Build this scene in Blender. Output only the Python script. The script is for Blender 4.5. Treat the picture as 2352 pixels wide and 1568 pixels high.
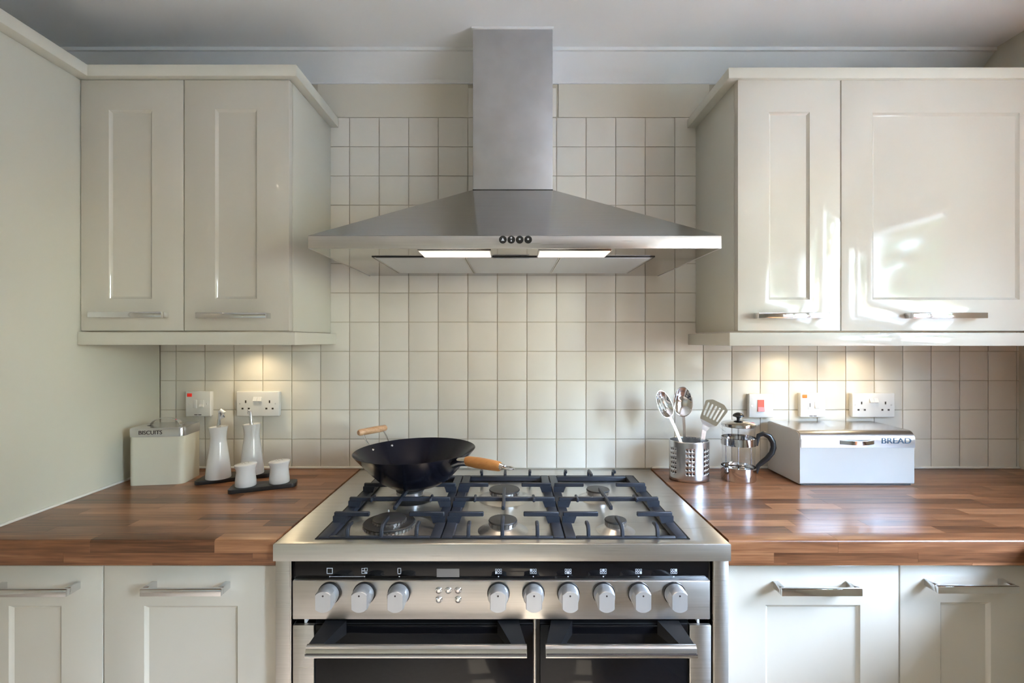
import bpy, bmesh, math, random
from mathutils import Vector, Matrix
random.seed(7)
for o in list(bpy.data.objects):
    bpy.data.objects.remove(o, do_unlink=True)
S = bpy.context.scene
C = S.collection
R = math.radians

# ------------------------------------------------------------------ camera
F, CX, CY = 1123.0, 1176.0, 782.0          # focal length and principal point, pixels of a 2352 px wide frame
H = 1.3335                                 # eye height
D = 1.661                                  # distance to the tiled wall
cam = bpy.data.cameras.new('camera'); cam.sensor_width = 36; cam.lens = F / 2352 * 36
cam.shift_y = -2 / 2352; cam.clip_start = 0.02
co = bpy.data.objects.new('camera', cam); C.objects.link(co)
co.location = (0, 0, H); co.rotation_euler = (R(90), 0, 0)
S.camera = co

# ------------------------------------------------------------------ sky, sun, exposure
S.view_settings.view_transform = 'Standard'; S.view_settings.look = 'None'
S.view_settings.gamma = 1; S.view_settings.use_curve_mapping = False
S.view_settings.exposure = 1.50
w = bpy.data.worlds.new('sky'); S.world = w; w.use_nodes = True
nt = w.node_tree; sky = nt.nodes.new('ShaderNodeTexSky')
sky.sky_type = 'NISHITA'; sky.sun_disc = False; sky.sun_elevation = R(45); sky.sun_rotation = R(90)
sky.air_density = 1.0; sky.dust_density = 1.2; sky.ozone_density = 1.2
hz_ = nt.nodes.new('ShaderNodeVectorMath'); hz_.operation = 'ADD'          # clear sky under an even veil of thin cloud
sc_ = nt.nodes.new('ShaderNodeVectorMath'); sc_.operation = 'SCALE'; sc_.inputs['Scale'].default_value = 6.0
nt.links.new(sky.outputs[0], sc_.inputs[0]); nt.links.new(sc_.outputs[0], hz_.inputs[0])
hz_.inputs[1].default_value = (1.0, 1.15, 1.35)
nt.links.new(hz_.outputs[0], nt.nodes['Background'].inputs[0])
nt.nodes['Background'].inputs[1].default_value = 1.0
sl = bpy.data.lights.new('sun', 'SUN'); sl.energy = 5.5; sl.angle = R(1.0); sl.color = (1, .96, .90)
so = bpy.data.objects.new('sun', sl); C.objects.link(so)
so.location = (6, 0, 6); so.rotation_euler = Vector((-1, 0, -1.0)).to_track_quat('-Z', 'Y').to_euler()
def portal(name, loc, rot, sx, sy):
    l = bpy.data.lights.new(name, 'AREA'); l.shape = 'RECTANGLE'; l.size = sx; l.size_y = sy
    l.cycles.is_portal = True
    o = bpy.data.objects.new(name, l); C.objects.link(o); o.location = loc; o.rotation_euler = rot
WY0, WY1, WZ0, WZ1 = -1.06, .763, 1.0, 1.967       # side window opening
portal('window_portal', (1.99, (WY0 + WY1) / 2, (WZ0 + WZ1) / 2), (0, R(90), 0), WZ1 - WZ0, WY1 - WY0)

# ------------------------------------------------------------------ helpers
def P(x, y, d):                       # point at distance d whose projection is pixel x, y
    return Vector(((x - CX) * d / F, d, H - (y - CY) * d / F))
def PX(x, d): return (x - CX) * d / F
def PZ(y, d): return H - (y - CY) * d / F
def tag(o, label=None, cat=None, group=None, kind=None):
    if label: o['label'] = label
    if cat: o['category'] = cat
    if group: o['group'] = group
    if kind: o['kind'] = kind
    return o
def thing(name, label, cat, loc, group=None):
    o = bpy.data.objects.new(name, None); C.objects.link(o); o.location = loc
    o.empty_display_size = .05
    return tag(o, label, cat, group)
def root_loc(p):
    while p.parent: p = p.parent
    return p.location
def finish(me, smooth):
    if smooth is not None:
        for p in me.polygons: p.use_smooth = True
        me.set_sharp_from_angle(angle=R(smooth))
def obj(name, bm, mat, parent=None, bevel=0, seg=2, smooth=None, recalc=True, origin=None):
    """one mesh object from world-space bmesh; a child's mesh is kept relative to its thing's base"""
    if bevel:
        bmesh.ops.bevel(bm, geom=bm.edges[:], offset=bevel, segments=seg, profile=.5, affect='EDGES', clamp_overlap=True)
    if recalc: bmesh.ops.recalc_face_normals(bm, faces=bm.faces[:])
    uv = bm.loops.layers.uv.verify()
    for f in bm.faces:
        n = f.normal; ax = max(range(3), key=lambda i: abs(n[i]))
        for l in f.loops:
            c = l.vert.co
            l[uv].uv = (c.y, c.z) if ax == 0 else ((c.x, c.z) if ax == 1 else (c.x, c.y))
    off = root_loc(parent) if parent else (Vector(origin) if origin is not None else Vector((0, 0, 0)))
    bmesh.ops.translate(bm, vec=-Vector(off), verts=bm.verts[:])
    me = bpy.data.meshes.new(name); bm.to_mesh(me); bm.free()
    finish(me, smooth if smooth is not None else (40 if bevel else None))
    me.materials.append(mat)
    o = bpy.data.objects.new(name, me); C.objects.link(o)
    if parent: o.parent = parent
    elif origin is not None: o.location = origin
    return o
def B(): return bmesh.new()
def box(bm, x0, x1, y0, y1, z0, z1, M=None):
    v = [bm.verts.new((x, y, z)) for x in (x0, x1) for y in (y0, y1) for z in (z0, z1)]
    for q in ((0, 1, 3, 2), (4, 6, 7, 5), (0, 4, 5, 1), (2, 3, 7, 6), (0, 2, 6, 4), (1, 5, 7, 3)):
        bm.faces.new([v[i] for i in q])
    if M:
        for a in v: a.co = M @ a.co
    return bm
def bx(*a): return box(B(), *a)
def rings(bm, rs, cap0=True, cap1=True, closed=True):
    vs = [[bm.verts.new(p) for p in r] for r in rs]
    n = len(vs[0])
    for a, b in zip(vs, vs[1:]):
        for i in range(n if closed else n - 1):
            j = (i + 1) % n
            bm.faces.new((a[i], a[j], b[j], b[i]))
    if cap0: bm.faces.new(vs[0][::-1])
    if cap1: bm.faces.new(vs[-1])
    return bm
def lathe(bm, prof, M=None, seg=32, cap0=True, cap1=True, sx=1, sy=1):
    M = M or Matrix()
    return rings(bm, [[M @ Vector((r * sx * math.cos(2 * math.pi * i / seg), r * sy * math.sin(2 * math.pi * i / seg), z))
                       for i in range(seg)] for r, z in prof], cap0, cap1)
def T(x, y, z): return Matrix.Translation((x, y, z))
def prism(bm, pts, z0, z1, M=None):
    M = M or Matrix()
    return rings(bm, [[M @ Vector((x, y, z)) for x, y in pts] for z in (z0, z1)])
def rpoly(pts, r, n=5):
    out = []; m = len(pts)
    for i in range(m):
        p = Vector(pts[i]).to_2d(); a = Vector(pts[i - 1]).to_2d() - p; b = Vector(pts[(i + 1) % m]).to_2d() - p
        a.normalize(); b.normalize()
        ang = a.angle(b); rr = r[i] if isinstance(r, (list, tuple)) else r
        if rr <= 0: out.append(tuple(p)); continue
        t = rr / math.tan(ang / 2); c = p + (a + b).normalized() * (rr / math.sin(ang / 2))
        s = p + a * t - c; e = p + b * t - c
        a0 = math.atan2(s.y, s.x); a1 = math.atan2(e.y, e.x)
        dlt = (a1 - a0 + math.pi) % (2 * math.pi) - math.pi
        for k in range(n + 1):
            q = a0 + dlt * k / n; out.append((c.x + rr * math.cos(q), c.y + rr * math.sin(q)))
    return out
def frames(pts, up):
    out = []
    for i, p in enumerate(pts):
        t = (pts[min(i + 1, len(pts) - 1)] - pts[max(i - 1, 0)]).normalized()
        u = Vector(up); s = t.cross(u)
        if s.length < 1e-3: s = t.cross(Vector((1, 0, 0)))
        s.normalize(); out.append((p, s, s.cross(t).normalized()))
    return out
def tube(bm, pts, r, seg=10, up=(0, 0, 1), flat=1.0):
    pts = [Vector(p) for p in pts]; rr = r if isinstance(r, (list, tuple)) else [r] * len(pts)
    return rings(bm, [[p + s * (q * math.cos(2 * math.pi * k / seg)) + u * (q * flat * math.sin(2 * math.pi * k / seg))
                       for k in range(seg)] for (p, s, u), q in zip(frames(pts, up), rr)])
def strip(bm, pts, wd, th, up=(0, 0, 1)):
    pts = [Vector(p) for p in pts]
    return rings(bm, [[p + s * a * wd / 2 + u * b * th / 2 for a, b in ((-1, -1), (1, -1), (1, 1), (-1, 1))]
                      for p, s, u in frames(pts, up)])
def arc(c, r, a0, a1, n, ax=(1, 0, 0), ay=(0, 0, 1)):
    c, ax, ay = Vector(c), Vector(ax), Vector(ay)
    return [c + ax * r * math.cos(a0 + (a1 - a0) * i / n) + ay * r * math.sin(a0 + (a1 - a0) * i / n) for i in range(n + 1)]
def text(name, s, size, loc, mat, parent, depth=.0006, width=None, rot=(R(90), 0, 0), bold=0.0):
    cu = bpy.data.curves.new(name, 'FONT'); cu.body = s; cu.size = size; cu.extrude = depth; cu.offset = bold
    cu.align_x = 'CENTER'; cu.align_y = 'CENTER'
    t = bpy.data.objects.new(name, cu); C.objects.link(t)
    dg = bpy.context.evaluated_depsgraph_get()
    me = bpy.data.meshes.new_from_object(t.evaluated_get(dg))
    bpy.data.objects.remove(t)
    M = Matrix.Translation(Vector(loc) - Vector(root_loc(parent))) @ Matrix.Rotation(rot[2], 4, 'Z') @ Matrix.Rotation(rot[0], 4, 'X')
    if width:
        xs = [v.co.x for v in me.vertices]; k = width / (max(xs) - min(xs))
        M = M @ Matrix.Diagonal((k, 1, 1, 1))
    me.transform(M); me.materials.clear(); me.materials.append(mat)
    o = bpy.data.objects.new(name, me); C.objects.link(o); o.parent = parent
    return o
def plate(outer, holes, th):          # flat plate with holes, in its own x-y plane
    cu = bpy.data.curves.new('plate', 'CURVE'); cu.dimensions = '2D'; cu.fill_mode = 'BOTH'; cu.extrude = th / 2
    for pts in [outer] + holes:
        s = cu.splines.new('POLY'); s.points.add(len(pts) - 1); s.use_cyclic_u = True
        for q, p in zip(s.points, pts): q.co = (p[0], p[1], 0, 1)
    t = bpy.data.objects.new('plate', cu); C.objects.link(t)
    me = bpy.data.meshes.new_from_object(t.evaluated_get(bpy.context.evaluated_depsgraph_get()))
    bpy.data.objects.remove(t)
    bm = B(); bm.from_mesh(me); bpy.data.meshes.remove(me)
    return bm

# ------------------------------------------------------------------ materials
def node_mat(name):
    m = bpy.data.materials.new(name); m.use_nodes = True
    return m, m.node_tree.nodes, m.node_tree.links, m.node_tree.nodes['Principled BSDF']
def mat(name, col, rough=.5, metal=0.0, bump=0.0, scale=40.0, spec=.5, coat=0.0, var=0.0, stretch=None):
    m, n, l, p = node_mat(name)
    p.inputs['Base Color'].default_value = (*col, 1); p.inputs['Roughness'].default_value = rough
    p.inputs['Metallic'].default_value = metal; p.inputs['Specular IOR Level'].default_value = spec
    p.inputs['Coat Weight'].default_value = coat; p.inputs['Coat Roughness'].default_value = .05
    if bump or var:
        tc = n.new('ShaderNodeTexCoord'); nz = n.new('ShaderNodeTexNoise'); nz.inputs['Scale'].default_value = scale
        nz.inputs['Detail'].default_value = 3
        src = tc.outputs['Object']
        if stretch:
            mp = n.new('ShaderNodeMapping'); mp.inputs['Scale'].default_value = stretch
            l.new(src, mp.inputs[0]); src = mp.outputs[0]
        l.new(src, nz.inputs['Vector'])
        if bump:
            b = n.new('ShaderNodeBump'); b.inputs['Strength'].default_value = bump; b.inputs['Distance'].default_value = .002
            l.new(nz.outputs[0], b.inputs['Height']); l.new(b.outputs[0], p.inputs['Normal'])
        if var:
            cr = n.new('ShaderNodeValToRGB')
            cr.color_ramp.elements[0].position = .3; cr.color_ramp.elements[1].position = .7
            cr.color_ramp.elements[0].color = (*[c * (1 - var) for c in col], 1)
            cr.color_ramp.elements[1].color = (*[min(1, c * (1 + var)) for c in col], 1)
            l.new(nz.outputs[0], cr.inputs[0]); l.new(cr.outputs[0], p.inputs['Base Color'])
    return m
def steel(name, col, rough, aniso=.75, brush=(3, 300, 300), streak=.06, rot=.25):
    m, n, l, p = node_mat(name)
    p.inputs['Metallic'].default_value = 1; p.inputs['Anisotropic'].default_value = aniso
    p.inputs['Anisotropic Rotation'].default_value = rot
    tg = n.new('ShaderNodeTangent'); tg.direction_type = 'UV_MAP'; l.new(tg.outputs[0], p.inputs['Tangent'])
    tc = n.new('ShaderNodeTexCoord'); mp = n.new('ShaderNodeMapping'); mp.inputs['Scale'].default_value = brush
    nz = n.new('ShaderNodeTexNoise'); nz.inputs['Scale'].default_value = 2; nz.inputs['Detail'].default_value = 2
    l.new(tc.outputs['Object'], mp.inputs[0]); l.new(mp.outputs[0], nz.inputs['Vector'])
    mr = n.new('ShaderNodeMapRange'); mr.inputs['To Min'].default_value = rough - streak; mr.inputs['To Max'].default_value = rough + streak
    l.new(nz.outputs[0], mr.inputs[0]); l.new(mr.outputs[0], p.inputs['Roughness'])
    cr = n.new('ShaderNodeValToRGB'); cr.color_ramp.elements[0].position = .3; cr.color_ramp.elements[1].position = .7
    cr.color_ramp.elements[0].color = (*[c * .93 for c in col], 1); cr.color_ramp.elements[1].color = (*[min(1, c * 1.05) for c in col], 1)
    l.new(nz.outputs[0], cr.inputs[0]); l.new(cr.outputs[0], p.inputs['Base Color'])
    return m
def glassy(name, tint=(1, 1, 1), ior=1.45):
    m, n, l, p = node_mat(name); n.remove(p)
    out = n['Material Output']; mx = n.new('ShaderNodeMixShader'); fr = n.new('ShaderNodeFresnel')
    tr = n.new('ShaderNodeBsdfTransparent'); gl = n.new('ShaderNodeBsdfGlossy')
    ge = n.new('ShaderNodeNewGeometry'); mi = n.new('ShaderNodeMapRange')       # thin sheet: same reflectance from both sides
    mi.inputs['To Min'].default_value = ior; mi.inputs['To Max'].default_value = 1 / ior
    l.new(ge.outputs['Backfacing'], mi.inputs[0]); l.new(mi.outputs[0], fr.inputs[0])
    tr.inputs[0].default_value = (*tint, 1); gl.inputs['Roughness'].default_value = .01
    l.new(fr.outputs[0], mx.inputs[0]); l.new(tr.outputs[0], mx.inputs[1]); l.new(gl.outputs[0], mx.inputs[2])
    l.new(mx.outputs[0], out.inputs[0])
    return m
def emit(name, col, st):
    m, n, l, p = node_mat(name)
    p.inputs['Base Color'].default_value = (*col, 1); p.inputs['Emission Color'].default_value = (*col, 1)
    p.inputs['Emission Strength'].default_value = st
    return m
def wood(name, dark, mid, light, rough=.3, axis=0, coat=0.0):
    """grain along one axis; each piece gets its own tone from Object Info Random"""
    m, n, l, p = node_mat(name)
    oi = n.new('ShaderNodeObjectInfo'); tc = n.new('ShaderNodeTexCoord')
    add = n.new('ShaderNodeVectorMath'); add.operation = 'ADD'
    ml = n.new('ShaderNodeMath'); ml.operation = 'MULTIPLY'; ml.inputs[1].default_value = 37.0
    cb = n.new('ShaderNodeCombineXYZ')
    l.new(oi.outputs['Random'], ml.inputs[0]); l.new(ml.outputs[0], cb.inputs[0]); l.new(ml.outputs[0], cb.inputs[1]); l.new(ml.outputs[0], cb.inputs[2])
    l.new(tc.outputs['Object'], add.inputs[0]); l.new(cb.outputs[0], add.inputs[1])
    mp = n.new('ShaderNodeMapping'); sc = [70, 70, 70]; sc[axis] = 4; mp.inputs['Scale'].default_value = sc
    l.new(add.outputs[0], mp.inputs[0])
    nz = n.new('ShaderNodeTexNoise'); nz.inputs['Scale'].default_value = 1.0; nz.inputs['Detail'].default_value = 6; nz.inputs['Distortion'].default_value = .6
    l.new(mp.outputs[0], nz.inputs['Vector'])
    mp2 = n.new('ShaderNodeMapping'); s2 = [300, 300, 300]; s2[axis] = 12; mp2.inputs['Scale'].default_value = s2
    l.new(add.outputs[0], mp2.inputs[0])
    n2 = n.new('ShaderNodeTexNoise'); n2.inputs['Scale'].default_value = 1.0; n2.inputs['Detail'].default_value = 3
    l.new(mp2.outputs[0], n2.inputs['Vector'])
    ramp = n.new('ShaderNodeValToRGB'); e = ramp.color_ramp.elements
    e[0].position = 0.0; e[0].color = (*dark, 1); e[1].position = 1.0; e[1].color = (*light, 1)
    q = ramp.color_ramp.elements.new(.5); q.color = (*mid, 1)
    a = n.new('ShaderNodeMath'); a.operation = 'MULTIPLY_ADD'; a.inputs[1].default_value = 1.1; a.inputs[2].default_value = -.55   # grain
    l.new(nz.outputs[0], a.inputs[0])
    b = n.new('ShaderNodeMath'); b.operation = 'MULTIPLY_ADD'; b.inputs[1].default_value = .66; b.inputs[2].default_value = .15  # tone of the piece
    l.new(oi.outputs['Random'], b.inputs[0])
    s = n.new('ShaderNodeMath'); s.operation = 'ADD'; l.new(a.outputs[0], s.inputs[0]); l.new(b.outputs[0], s.inputs[1])
    f = n.new('ShaderNodeMath'); f.operation = 'MULTIPLY_ADD'; f.inputs[1].default_value = .75; f.inputs[2].default_value = -.375
    l.new(n2.outputs[0], f.inputs[0])
    s2n = n.new('ShaderNodeMath'); s2n.operation = 'ADD'; l.new(s.outputs[0], s2n.inputs[0]); l.new(f.outputs[0], s2n.inputs[1])
    l.new(s2n.outputs[0], ramp.inputs[0]); l.new(ramp.outputs[0], p.inputs['Base Color'])
    p.inputs['Roughness'].default_value = rough; p.inputs['Coat Weight'].default_value = coat; p.inputs['Coat Roughness'].default_value = .12
    return m

M_door = mat('cream_gloss_lacquer', (.59, .56, .48), .07, spec=.55, bump=.012, scale=9)
M_carc = mat('cream_satin_board', (.62, .60, .51), .32, bump=.01, scale=60)
M_dark = mat('shadow_gap_black', (.012, .012, .012), .5, bump=.02)
M_ceil = mat('white_ceiling_paint', (.80, .81, .80), .9, bump=.05, scale=120)
M_cove = mat('white_coving_paint', (.74, .75, .74), .7, bump=.02, scale=120)
M_wall = mat('cream_wall_paint', (.65, .61, .51), .8, bump=.05, scale=120)
M_grout = mat('beige_grout', (.50, .45, .35), .9, bump=.2, scale=300)
M_tile = mat('glazed_cream_tile', (.70, .665, .585), .24, spec=.3, bump=.10, scale=18)
M_floor = mat('pale_stone_floor', (.60, .53, .45), .35, bump=.04, scale=20, var=.08)
M_steel = steel('brushed_steel', (.64, .62, .595), .30)
M_bar = mat('satin_steel_bar', (.68, .67, .66), .22, 1.0, bump=.01)
M_steelv = steel('brushed_steel_chimney', (.55, .55, .56), .50, aniso=.4, brush=(8, 60, 8))
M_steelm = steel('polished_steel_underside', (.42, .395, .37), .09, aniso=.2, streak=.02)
M_steelp = steel('pressed_steel_hob', (.71, .695, .67), .30, aniso=.5)
M_steelc = steel('brushed_steel_canopy', (.54, .535, .52), .20, aniso=.3, streak=.03)
M_lidst = mat('satin_steel_lid', (.62, .62, .63), .25, 1.0, bump=.004)
M_chrome = mat('chrome', (.72, .72, .73), .06, 1.0, bump=.005)
M_alu = mat('aluminium_filter_mesh', (.62, .63, .65), .45, .8, bump=.5, scale=500)
M_glossblk = mat('black_glass', (.004, .004, .005), .03, spec=.35, bump=.003)
M_blkplas = mat('black_plastic', (.012, .012, .013), .3, bump=.03, scale=200)
M_iron = mat('blue_black_cast_iron', (.028, .034, .05), .42, bump=.12, scale=400)
M_capblk = mat('black_enamel_burner_cap', (.04, .04, .042), .4, bump=.08, scale=300)
M_bralu = mat('cast_aluminium_burner', (.68, .66, .64), .28, 1.0, bump=.05, scale=200)
M_knob = mat('silver_satin_knob', (.50, .51, .52), .33, .55, bump=.02, scale=200)
M_wok = mat('blue_carbon_steel', (.010, .011, .022), .20, .35, bump=.03, scale=60)
M_grip = wood('pale_turned_beech', (.42, .22, .10), (.62, .38, .22), (.72, .48, .30), .4, 0)
M_grip2 = wood('amber_turned_handle', (.36, .13, .03), (.55, .24, .07), (.62, .30, .10), .35, 0)
M_wt = wood('walnut_stave', (.075, .028, .012), (.225, .092, .040), (.42, .205, .10), .30, 0, coat=.10)
M_white = mat('white_ceramic', (.74, .74, .73), .12, bump=.01)
M_whplas = mat('white_moulded_plastic', (.72, .71, .68), .3, bump=.01)
M_slate = mat('black_slate_tray', (.018, .018, .02), .35, bump=.1, scale=150)
M_tin = mat('cream_enamel_tin', (.66, .63, .52), .25, bump=.01, scale=50)
M_bin = mat('white_enamel_bin', (.56, .54, .50), .22, bump=.01, scale=50)
M_red = mat('red_switch_plastic', (.75, .10, .06), .3, bump=.01)
M_neonr = emit('red_neon', (.60, .02, .01), .15); M_neono = emit('orange_neon', (.75, .16, .02), .25)
M_ink = mat('dark_print', (.03, .02, .02), .6, bump=.01); M_inkb = mat('blue_grey_print', (.05, .10, .16), .5, bump=.01)
M_icon = mat('white_print', (.62, .64, .68), .5, bump=.01); M_disp = mat('grey_display', (.18, .17, .16), .25, bump=.01)
M_seal = mat('white_silicone', (.78, .76, .70), .4, bump=.03)
M_hole = mat('socket_hole_dark', (.03, .022, .015), .7, bump=.02)
M_glass = glassy('clear_glass'); M_pane = glassy('window_pane', (.97, .99, .98))
M_lamp = emit('warm_lamp_lens', (1.0, .80, .66), .5)
M_bulb = emit('warm_bulb', (1.0, .82, .62), 12.0)
M_upvc = mat('white_upvc', (.75, .76, .76), .3, bump=.01)
M_bounce_ground = mat('pale_bounce_ground', (.29, .275, .245), .9, bump=.3, scale=30, var=.1)  # paler than lawn so the ground outside bounces light in
M_leaf = mat('tree_leaf', (.12, .15, .06), .6, bump=.05, var=.3, scale=3)
M_bark = mat('tree_bark', (.12, .09, .06), .9, bump=.6, scale=30)
M_fence = wood('weathered_fence', (.22, .18, .14), (.36, .30, .23), (.5, .43, .34), .8, 2)

# ------------------------------------------------------------------ room shell
def struct(name, bm, m, label=None, bevel=0):
    return tag(obj(name, bm, m, bevel=bevel), label, None, None, 'structure')
ZC = 2.2835; XL, XR, YB = -2.6, 1.722, -3.4; XP = -1.195
struct('floor', bx(XL - .25, XR + .27, YB - .27, D + .25, -.1, 0), M_floor)
struct('ceiling', bx(XL - .25, XR + .27, YB - .27, D + .25, ZC, ZC + .12), M_ceil)
wall = struct('wall_back', bx(XL - .25, XR + .27, D + .003, D + .25, 0, ZC), M_grout, 'wall behind the range with square glazed cream tiles')
struct('wall_left', bx(XL - .25, XL, YB, D + .003, 0, ZC), M_wall)
b = B()
box(b, XR, XR + .27, WY1, D + .003, 0, ZC); box(b, XR, XR + .27, YB, WY0, 0, ZC)
box(b, XR, XR + .27, WY0, WY1, 0, WZ0); box(b, XR, XR + .27, WY0, WY1, WZ1, ZC)
wallr = struct('wall_right', b, M_wall)
struct('wall_rear', bx(XL, XR, YB - .27, YB, 0, ZC), M_wall)
# coving above the tiled wall: fillet, concave curve
zb = H + .871; pr = .0795
prof = [(D + .003, ZC), (D - pr, ZC), (D - pr, ZC - .011)]
for i in range(9):
    a = i / 8 * math.pi / 2
    prof.append((D - (pr - .008) * (1 - math.sin(a)) , zb + .004 + (ZC - .011 - zb - .004) * (1 - math.sin(math.pi / 2 - (math.pi / 2 - a)) ** 1) if False else zb + .004 + (ZC - .015 - zb) * (1 - math.sin(a)) ** .8))
prof += [(D - .002, zb), (D + .003, zb)]
struct('trim_1', rings(B(), [[(x, y, z) for y, z in prof] for x in (XL, 1.569)]), M_cove, 'white plaster coving under the ceiling')
struct('trim_2', bx(1.569, XR, .763, D + .003, 2.11, ZC), M_wall, 'cream boxed-in corner above the wall cabinet')
struct('trim_3', bx(XP, PX(829, D) + .01, D - .007, D, .9, .9065), M_seal, 'white sealant line between worktop and tiles left of the range', .002)
struct('trim_4', bx(PX(1496, D), XR, D - .007, D, .9, .9065), M_seal, 'white sealant line between worktop and tiles right of the range', .002)
struct('trim_5', bx(XP, XP + .006, 1.062, D - .007, .9, .9065), M_seal, 'white sealant line along the tall side panel', .002)
# painted band above the tiles (flush with the tile face)
for x0, x1 in ((-.66, PX(1075, D)), (PX(1283, D), .67)):
    o = obj('painted_band', bx(x0, x1, D, D + .003, PZ(269, D), zb), M_wall, wall)
# tiles
xs = [368] + [404.5 + 66.42 * i for i in range(6)] + [803 + 67.9 * i for i in range(12)] + [1550 + 65.42 * i for i in range(1, 13)] + [2342]
xs = [x for i, x in enumerate(xs)]
ys = [201.5] + [270 + 67.08 * i for i in range(13)]
meshes = {}
def tile_mesh(wd, ht):
    k = (round(wd, 4), round(ht, 4))
    if k not in meshes:
        b = B(); g = .0012; t = .005
        rs = []
        for ins, y in ((g, .003), (g, -.0004 + t * .35 - .0015), (g + .0012, -.0002), (g + .004, -.0012)):
            rs.append([(ins, y, ins), (wd - ins, y, ins), (wd - ins, y, ht - ins), (ins, y, ht - ins)])
        rings(b, rs); bmesh.ops.recalc_face_normals(b, faces=b.faces[:])
        me = bpy.data.meshes.new('tile'); b.to_mesh(me); b.free(); finish(me, 50); me.materials.append(M_tile)
        meshes[k] = me
    return meshes[k]
nt_ = 0
for i in range(len(xs) - 1):
    for j in range(len(ys) - 1):
        x0, x1 = PX(xs[i], D), PX(xs[i + 1], D); z1, z0 = PZ(ys[j], D), PZ(ys[j + 1], D)
        if x1 - x0 < .008: continue
        mid = -.60 < x1 and x0 < .61
        if not mid and z0 > 1.36: continue
        if j == 0 and not (x0 > -.16 and x1 < .16): continue
        if mid and 5 <= j <= 5 and x0 > -.36 and x1 < .36: continue          # wholly behind the hood
        if mid and x0 > -.1 and x1 < .1 and 0 < j < 6: continue              # behind the chimney
        o = bpy.data.objects.new('tile', tile_mesh(x1 - x0, z1 - z0)); C.objects.link(o)
        o.location = (x0, D, z0); o.parent = wall; nt_ += 1
for j in range(9, len(ys) - 1):                                              # tiles turning the corner on the side wall
    z1, z0 = PZ(ys[j], D), PZ(ys[j + 1], D)
    for k in range(3):
        o = bpy.data.objects.new('tile', tile_mesh(.1, z1 - z0)); C.objects.link(o)
        o.location = (XR - .003, D - .01 - .1 * k, z0); o.rotation_euler = (0, 0, R(-90)); o.parent = wallr
print('tiles', nt_)
# side window
wn = tag(bpy.data.objects.new('window_1', None), 'white framed window over the side worktop', None, None, 'structure')
C.objects.link(wn); wn.location = (XR + .12, 0, WZ0)
wx0, wx1 = XR + .10, XR + .17
b = B()
box(b, wx0, wx1, WY0, WY0 + .05, WZ0, WZ1); box(b, wx0, wx1, WY1 - .05, WY1, WZ0, WZ1)
box(b, wx0, wx1, WY0, WY1, WZ0, WZ0 + .05); box(b, wx0, wx1, WY0, WY1, WZ1 - .05, WZ1)
for y in (.14, -.44): box(b, wx0, wx1, y - .03, y + .03, WZ0, WZ1)
obj('window_frame', b, M_upvc, wn)
obj('window_sill', bx(XR - .02, XR + .10, WY0, WY1, WZ0 - .02, WZ0 + .006), M_upvc, wn)
for y0, y1 in ((.17, .713), (-.41, .11), (-1.01, -.47)):
    b = B(); z0, z1 = WZ0 + .05, WZ1 - .05; f = .045; a0, a1 = wx0 - .012, wx1 - .01
    box(b, a0, a1, y0, y0 + f, z0, z1); box(b, a0, a1, y1 - f, y1, z0, z1)
    box(b, a0, a1, y0, y1, z0, z0 + f); box(b, a0, a1, y0, y1, z1 - f, z1)
    c = obj('casement', b, M_upvc, wn)
    obj('pane', bx(wx0 + .02, wx0 + .024, y0 + f, y1 - f, z0 + f, z1 - f), M_pane, c)
    b = B(); box(b, a0 - .014, a0, y0 + .018, y0 + .036, 1.42, 1.47); box(b, a0 - .028, a0 - .014, y0 + .018, y0 + .036, 1.42, 1.54)
    obj('window_handle', b, M_upvc, c)
# garden outside
struct('ground', bx(-30, 40, -40, 30, -.35, -.12), M_bounce_ground, 'unseen ground outside the window, made pale to bounce light indoors')  # unseen ground, made pale to throw sunlight up to the ceiling
def tree(label, x, y, h, r, seed):
    rnd = random.Random(seed); t = thing('garden_tree', label, 'tree', (x, y, -.12), 'garden trees')
    b = B(); tube(b, [(x, y, -.12), (x + .1, y, h * .3), (x, y + .1, h * .75)], [.14, .10, .04])
    for k in range(5):
        a = rnd.uniform(0, 6.28); tube(b, [(x, y, h * (.25 + .08 * k)), (x + r * .7 * math.cos(a), y + r * .7 * math.sin(a), h * (.5 + .08 * k))], [.05, .015], 6)
    obj('trunk', b, M_bark, t)
    b = B()
    for k in range(2600):
        v = Vector((rnd.gauss(0, 1), rnd.gauss(0, 1), rnd.gauss(0, 1))).normalized() * r * rnd.random() ** .45
        c = Vector((x, y, h * .56)) + Vector((v.x, v.y, v.z * h * .44 / r))
        Mx = Matrix.Rotation(rnd.uniform(0, 6.28), 3, 'Z') @ Matrix.Rotation(rnd.uniform(0, 3), 3, 'X')
        s = rnd.uniform(.16, .30)
        b.faces.new([b.verts.new(c + Mx @ Vector(p) * s) for p in ((-1, 0, 0), (0, -.5, .1), (1, 0, 0), (0, .5, .1))])
    tag(obj('leaves', b, M_leaf, t, recalc=False), kind='stuff')
for i, (x, y, h, r_, lab) in enumerate(((14.0, -.6, 8.0, 2.5, 'tall garden tree straight outside the side window'),
        (14.0, -6.0, 7.6, 2.4, 'broad garden tree outside, behind the middle of the fence'),
        (14.0, 4.8, 7.2, 2.4, 'garden tree outside, beyond the range end of the window'),
        (12.5, -11.6, 6.6, 2.6, 'low garden tree outside, mirrored in the widest wall cabinet door'),
        (11.5, -17.6, 6.6, 3.0, 'low garden tree outside, mirrored in the narrow right wall cabinet door'))):
    tree(lab, x, y, h, r_, i + 1)
tree('added tree far along the house wall, dimming the window light', 8.5, -25.0, 7.0, 3.4, 9)  # added unseen tree, cuts the skylight reaching the right side
rnd = random.Random(5); hg = thing('sky_block_hedge', 'added tall hedge beyond the garden fence, blocking low sky light', 'hedge', (19, -.5, -.12))  # added unseen hedge, closes the tree gaps against bright low sky
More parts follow.
